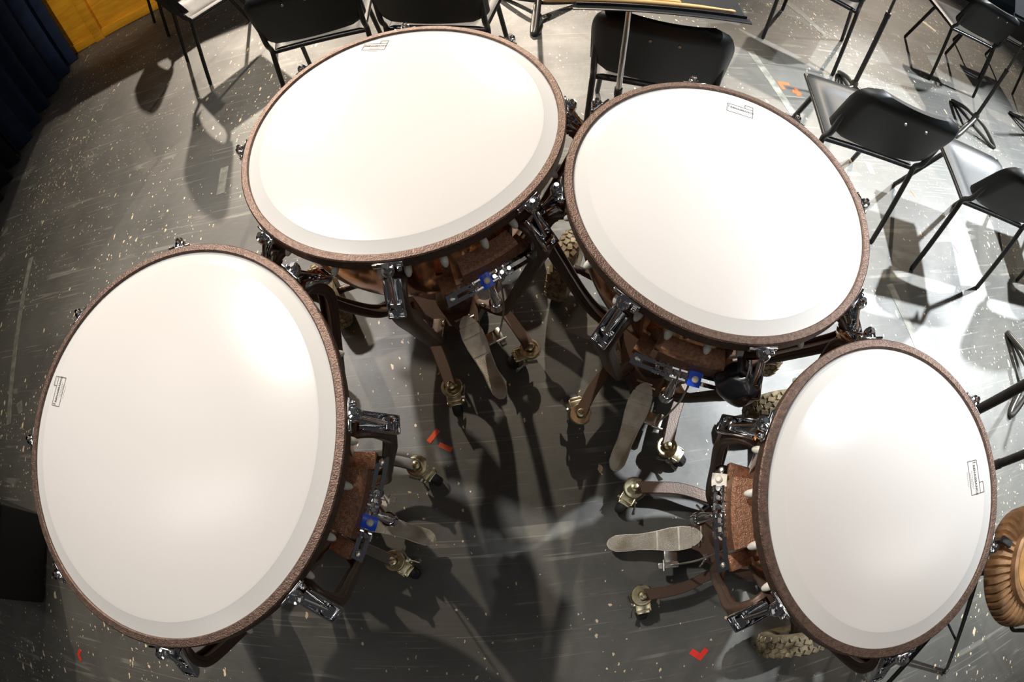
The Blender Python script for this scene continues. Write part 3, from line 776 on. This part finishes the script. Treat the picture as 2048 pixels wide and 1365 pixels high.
# ------------------------------------------------------------------ music stands
def make_stand(hub, az, label, lower=.62, rl=.0125, upper=1.02, ru=.008, mat_base=GREY, mat_low=TUBE, mat_up=CHROME, desk=None, legr=.235, lean=(0, 0), name='music_stand', desk_rz=0.0, group='music stands'):
    t = thing(name, label, 'music stand', (hub[0], hub[1], 0), 0, group)
    for k in range(3):
        a = rad(az + 120 * k); rd = V(math.cos(a), math.sin(a), 0); tg = V(-math.sin(a), math.cos(a), 0)
        bm = NB()
        pts = smooth_path([rd * .018 + V(0, 0, .112) + tg * .008, rd * .10 + V(0, 0, .088) + tg * .011, rd * (legr - .03) + V(0, 0, .032) + tg * .009, rd * legr + V(0, 0, .012),
                           rd * (legr - .03) + V(0, 0, .014) - tg * .010, rd * .10 + V(0, 0, .036) - tg * .012, rd * .018 + V(0, 0, .055) - tg * .010], 6)
        tube(bm, pts, [.0120 + .0035 * math.sin(PI * i / (len(pts) - 1) * 1) * (1 if i < len(pts) / 2 else .4) for i in range(len(pts))], 10)
        obj('base_leg', bm, mat_base, t, 60)
    bm = NB(); lathe(bm, [(0, .035), (.016, .035), (.019, .05), (.021, .10), (.021, .135), (.016, .15), (0, .15)], 24); obj('hub', bm, mat_base, t)
    ln = V(lean[0], lean[1], 0)
    bm = NB(); tube(bm, [V(0, 0, .14), V(0, 0, lower) + ln * lower], rl, 16); obj('lower_pole', bm, mat_low, t)
    bm = NB(); tube(bm, [V(0, 0, lower - .01) + ln * (lower - .01), V(0, 0, lower + .02) + ln * (lower + .02)], rl + .002, 16); obj('pole_collar', bm, TUBE, t)
    bm = NB(); tube(bm, [V(0, 0, lower + .01) + ln * (lower + .01), V(0, 0, upper) + ln * upper], ru, 14); up_ = obj('upper_pole', bm, mat_up, t)
    if desk:
        dc, dw, dh, tilt = desk
        Fd = Matrix.Translation(Vector(dc) - t.location) @ Matrix.Rotation(desk_rz, 4, 'Z') @ Matrix.Rotation(tilt, 4, 'X')
        bm = NB(); box(bm, (0, 0, 0), (dw, dh, .0025), Fd); box(bm, (0, -dh / 2, .005), (dw, .003, .012), Fd); box(bm, (0, -dh / 2 - .012, .0), (dw + .02, .025, .003), Fd)
        box(bm, (0, 0, -.012), (.05, .12, .02), Fd)
        obj('desk', bm, DESKM, t)
    return t
STANDS = True
make_stand((2.95, 1.88), 205, 'dark metal music stand with bare tripod base on the pale floor', lower=.55, mat_low=TUBE, mat_up=GREY, upper=1.0, desk=((3.02, 2.0, 1.1), .5, .34, rad(60)))
make_stand((3.92, 1.98), 130, 'music stand whose base is cut by the right edge, top corner', lower=.6, upper=1.0)
make_stand((1.91, 1.955), 192, 'music stand rising behind the seat of the whole black chair', lower=.62, rl=.0135, upper=1.0, mat_up=GREY)
make_stand((.31, 2.67), 258, 'music stand with grey tripod base at the top centre', lower=.5, upper=.95, mat_up=CHROME, legr=.26)
make_stand((2.36, .29), 95, 'music stand base lying at the right edge below the chair shadow', lower=.6, upper=1.0, legr=.24)
STICK = make_stand((.42, 1.363), 30, 'music stand with chrome pole carrying a tray of drumsticks', lower=.50, rl=.0115, upper=.875, ru=.0100, mat_up=CHROME, legr=.2, desk=((.52, 1.478, .882), .50, .34, 0), desk_rz=rad(-4.5))

# ------------------------------------------------------------------ things at the right edge: tray stand, brake drum
# TRAY
def brake_drum(c=(1.262, -.322), z0=.66):
    t = thing('brake_drum', 'rusty brown iron brake drum with ribbed rim beside the smallest drum', 'brake drum', (c[0], c[1], z0))
    R = .163; bm = NB(); n = 168; prof = [(R * .97, 0), (R, .006), (R + .001, .03), (R * .985, .05), (R * .90, .062), (R * .80, .066), (R * .70, .068), (R * .68, .082), (R * .62, .086), (R * .60, .080), (R * .56, .070), (R * .45, .068)]
    rows = []
    for r, z in prof:
        row = []
        for i in range(n):
            a = 2 * PI * i / n; k = 0
            if .012 < z < .0665 and r > R * .76:
                s_ = .5 + .5 * math.cos(a * 42); k = -.010 * (s_ ** 5)
            rr_ = r + k; row.append(V(rr_ * math.cos(a), rr_ * math.sin(a), z + (k * .8 if r < R * .95 else 0)))
        rows.append(row)
    rows += [[V(p.x * .97, p.y * .97, p.z - .006) for p in r_] for r_ in rows[::-1]]
    rings(bm, rows, cap=False, closed=True)
    obj('ribbed_drum', bm, RUST, t, 40)
    bm = NB(); lathe(bm, [(.02, .070), (R * .47, .070), (R * .47, .062), (.02, .062)], 48, close=True); obj('worn_face', bm, BRASSY, t)['label'] = 'golden worn centre face'
    return t
brake_drum()
def snare_stand():
    t = thing('drum_stand', 'black tripod stand holding the rusty brake drum', 'stand', (1.262, -.322, 0))
    bm = NB(); tube(bm, [V(0, 0, .12), V(0, 0, .60)], .011, 14); obj('pole', bm, TUBE, t)
    for k, (dx, dy) in enumerate(((.26, -.47), (.30, .33), (-.02, -.0))):
        if k == 2: dx, dy = -.10, -.42
        bm = NB(); f_ = V(dx, dy, .012); hi_ = V(dx * .05, dy * .05, .46); lo_ = V(dx * .05, dy * .05, .20)
        sd = V(-dy, dx, 0).normalized() * .012
        for s in (-1, 1):
            tube(bm, [hi_ + sd * s, f_ + sd * s * .6], .0055, 10)
        tube(bm, [lo_, V(dx * .62, dy * .62, .185)], .005, 10); tube(bm, [f_ - sd, f_ + sd], .009, 10)
        obj('leg', bm, TUBE, t)
    for k, dg in enumerate((142, 22, 262)):
        a = rad(dg); rd = V(math.cos(a), math.sin(a), 0); tg = V(-math.sin(a), math.cos(a), 0)
        bm = NB(); tube(bm, fillet([V(0, 0, .60), rd * .09 + V(0, 0, .63), rd * .178 + V(0, 0, .645), rd * .180 + V(0, 0, .738)], .02), .006, 10)
        ar = obj('basket_arm', bm, TUBE, t)
        bm = NB(); Fb = frame(rd * .160 + V(0, 0, .738), rd, tg, V(0, 0, 1)); box(bm, (.008, 0, 0), (.044, .020, .014), Fb, .004); obj('rubber_grip', bm, RUBBER, ar)
snare_stand()
def tray_stand():
    t = thing('tray_stand', 'black two-post stand rising at the right edge beside the smallest drum', 'stand', (1.36, .06, 0))
    for k, (x, y) in enumerate(((1.275, .145), (1.33, -.025))):
        bm = NB(); tube(bm, [V(x - 1.36, y - .06, .56), V(x - 1.36, y - .06, 1.06)], .0150 if k == 0 else .0135, 16); po = obj('post', bm, TUBE, t)
        bm = NB(); tube(bm, [V(x - 1.36, y - .06, .02), V(x - 1.36, y - .06, .58)], .008, 14); obj('inner_post', bm, GREY, po)
        bm = NB(); tube(bm, [V(x - 1.36, y - .06, .55), V(x - 1.36, y - .06, .585)], .0165 if k == 0 else .0150, 16); obj('post_cap', bm, RUBBER, po)
    bm = NB(); box(bm, (.06, .0, .02), (.46, .03, .03), None, .004); box(bm, (-.02, .0, .02), (.03, .40, .03), None, .004); obj('foot_bar', bm, TUBE, t)
    bm = NB(); box(bm, (.10, .0, 1.07), (.44, .34, .012), T((0, 0, 0), rad(-12)), .003); obj('tray', bm, DESKM, t)
tray_stand()

# drumsticks on the tray
def stick(p, q, r, label, bead=0.0):
    P0, Q = Vector(p), Vector(q); d = (Q - P0).normalized(); L_ = (Q - P0).length
    bm = NB(); pts = []; rs = []
    for t_, k in ((0, .3), (.004, .75), (.012, .97), (.03, 1), (.5, 1), (.78, .9), (.93, .55), (.955, .5), (.965, .62), (.98, .7), (.993, .55), (1, .2)):
        pts.append(P0 + d * L_ * t_); rs.append(r * k)
    tube(bm, pts, rs, 16)
    return tag(obj('drumstick', bm, MAPLE, None, 50), label, 'drumstick', 'drumsticks on the tray')
stick((.17, 1.348, .892), (.727, 1.312, .892), .0078, 'pale wooden drumstick lying along the front lip of the black tray')
stick((.16, 1.368, .892), (.565, 1.342, .892), .0078, 'shorter-looking pale drumstick lying behind the front one on the tray')

# case in the dark at the left edge
t = thing('equipment_case', 'black equipment case half hidden behind the largest drum at the left edge', 'case', (-2.42, -.05, 0), rad(-6))
bm = NB(); box(bm, (0, 0, .17), (.72, .40, .30), None, .012); obj('case_body', bm, BLACKC, t)
bm = NB(); box(bm, (0, 0, .335), (.73, .41, .03), None, .008); obj('case_lid', bm, BLACKC, t)
bm = NB(); tube(bm, fillet([V(-.36, -.07, .22), V(-.39, -.06, .22), V(-.39, .06, .22), V(-.36, .07, .22)], .02), .008, 8); obj('handle', bm, RUBBER, t)

# dark teal riser beyond the far chairs
bm = NB(); box(bm, (5.2, 4.7, .10), (2.6, 1.5, .20), None, .01); tag(obj('riser', bm, TEAL), 'dark teal stage riser beyond the chairs in the top right corner', 'riser')

# ------------------------------------------------------------------ tape marks on the floor
def tape(polys, m, label, h=.0012, name='floor_tape'):
    bm = NB()
    for P_ in polys:
        prism(bm, P_, 0.0002, h)
        h += .0003
    return tag(obj(name, bm, m), label, 'tape')
def strip(a, b_, w_):
    a = Vector((*a, 0)); b_ = Vector((*b_, 0)); d = (b_ - a).normalized(); n_ = V(-d.y, d.x, 0) * (w_ / 2)
    return [((a + n_).x, (a + n_).y), ((a - n_).x, (a - n_).y), ((b_ - n_).x, (b_ - n_).y), ((b_ + n_).x, (b_ + n_).y)][::-1]
tape([strip((-2.673, 1.519), (-2.60, 1.10), .045), strip((-2.60, 1.11), (-2.497, .534), .045)], GTAPE, 'long grey tape strip on the floor, far left')
tape([strip((-1.280, 1.76), (-1.262, 1.59), .045)], GTAPE, 'short grey tape piece on the floor left of the second drum')
tape([[(-2.45, .64), (-2.41, .585), (-2.375, .60), (-2.40, .66)]], GTAPE, 'small crooked grey tape scrap beside the long strip')
tape([strip((-2.194, -.178), (-2.181, -.240), .03)], GTAPE, 'tiny grey tape piece beside the black case')
tape([strip((-3.22, 1.79), (-3.14, 1.83), .06)], GTAPE, 'grey tape bit by the black curtain, farther back of two')
tape([strip((-3.13, 1.56), (-3.04, 1.62), .05)], GTAPE, 'grey tape bit by the black curtain, nearer of two')
tape([strip((1.43, 2.30), (1.478, 1.80), .045)], GTAPE, 'pale grey tape band running to the third drum from above')
tape([strip((1.95, 3.0), (2.03, 2.80), .07), strip((2.03, 2.82), (2.10, 2.56), .05)], GTAPE, 'broad pale tape smear between the legs of the cut-off chair')
tape([strip((1.600, .83), (1.654, .50), .040)], GTAPE, 'grey tape band between the third drum and the smallest drum')
tape([strip((1.862, .36), (1.874, .27), .035)], GTAPE, 'short grey tape just outside the rim of the smallest drum')
tape([strip((1.806, 1.50), (1.80, 1.425), .035)], CREAM, 'cream tape bit under the whole black chair')
tape([strip((-.262, .446), (-.296, .408), .016)], ORANGE, 'orange tape dash in the middle of the floor, left of its neighbour')
tape([strip((-.262, .398), (-.222, .376), .016)], ORANGE, 'orange tape dash in the middle of the floor, right of its neighbour')
tape([strip((.462, -.362), (.493, -.392), .020), strip((.484, -.396), (.514, -.366), .018)], RED, 'red tape V on the dark floor at the bottom')
tape([strip((-1.862, -.450), (-1.880, -.477), .014), strip((-1.880, -.472), (-1.864, -.502), .014)], RED, 'small red tape chevron in the bottom left corner')
tape([strip((1.490, 2.036), (1.560, 2.030), .022), strip((1.497, 2.035), (1.505, 1.985), .022)], ORANGE, 'orange tape L near the pale grey band')
tape([strip((1.556, 1.978), (1.600, 1.955), .026), strip((1.588, 2.0), (1.575, 1.94), .018)], ORANGE, 'orange tape star beside the front leg of the whole chair')
tape([strip((2.026, 1.335), (2.040, 1.300), .012)], ORANGE, 'faint orange tape mark between the two right-hand chairs')
tape([strip((2.170, 1.02), (2.184, .975), .014)], PURP, 'tiny purple tape mark in the dark chair shadow')
tape([strip((-1.06, 2.775), (-1.0, 2.762), .025)], ORANGE, 'orange tape bit under the left chair of the touching pair')
tape([strip((3.44, 3.13), (3.53, 3.02), .05)], CREAM, 'white tape scrap beside the rear leg of the far left twin chair')
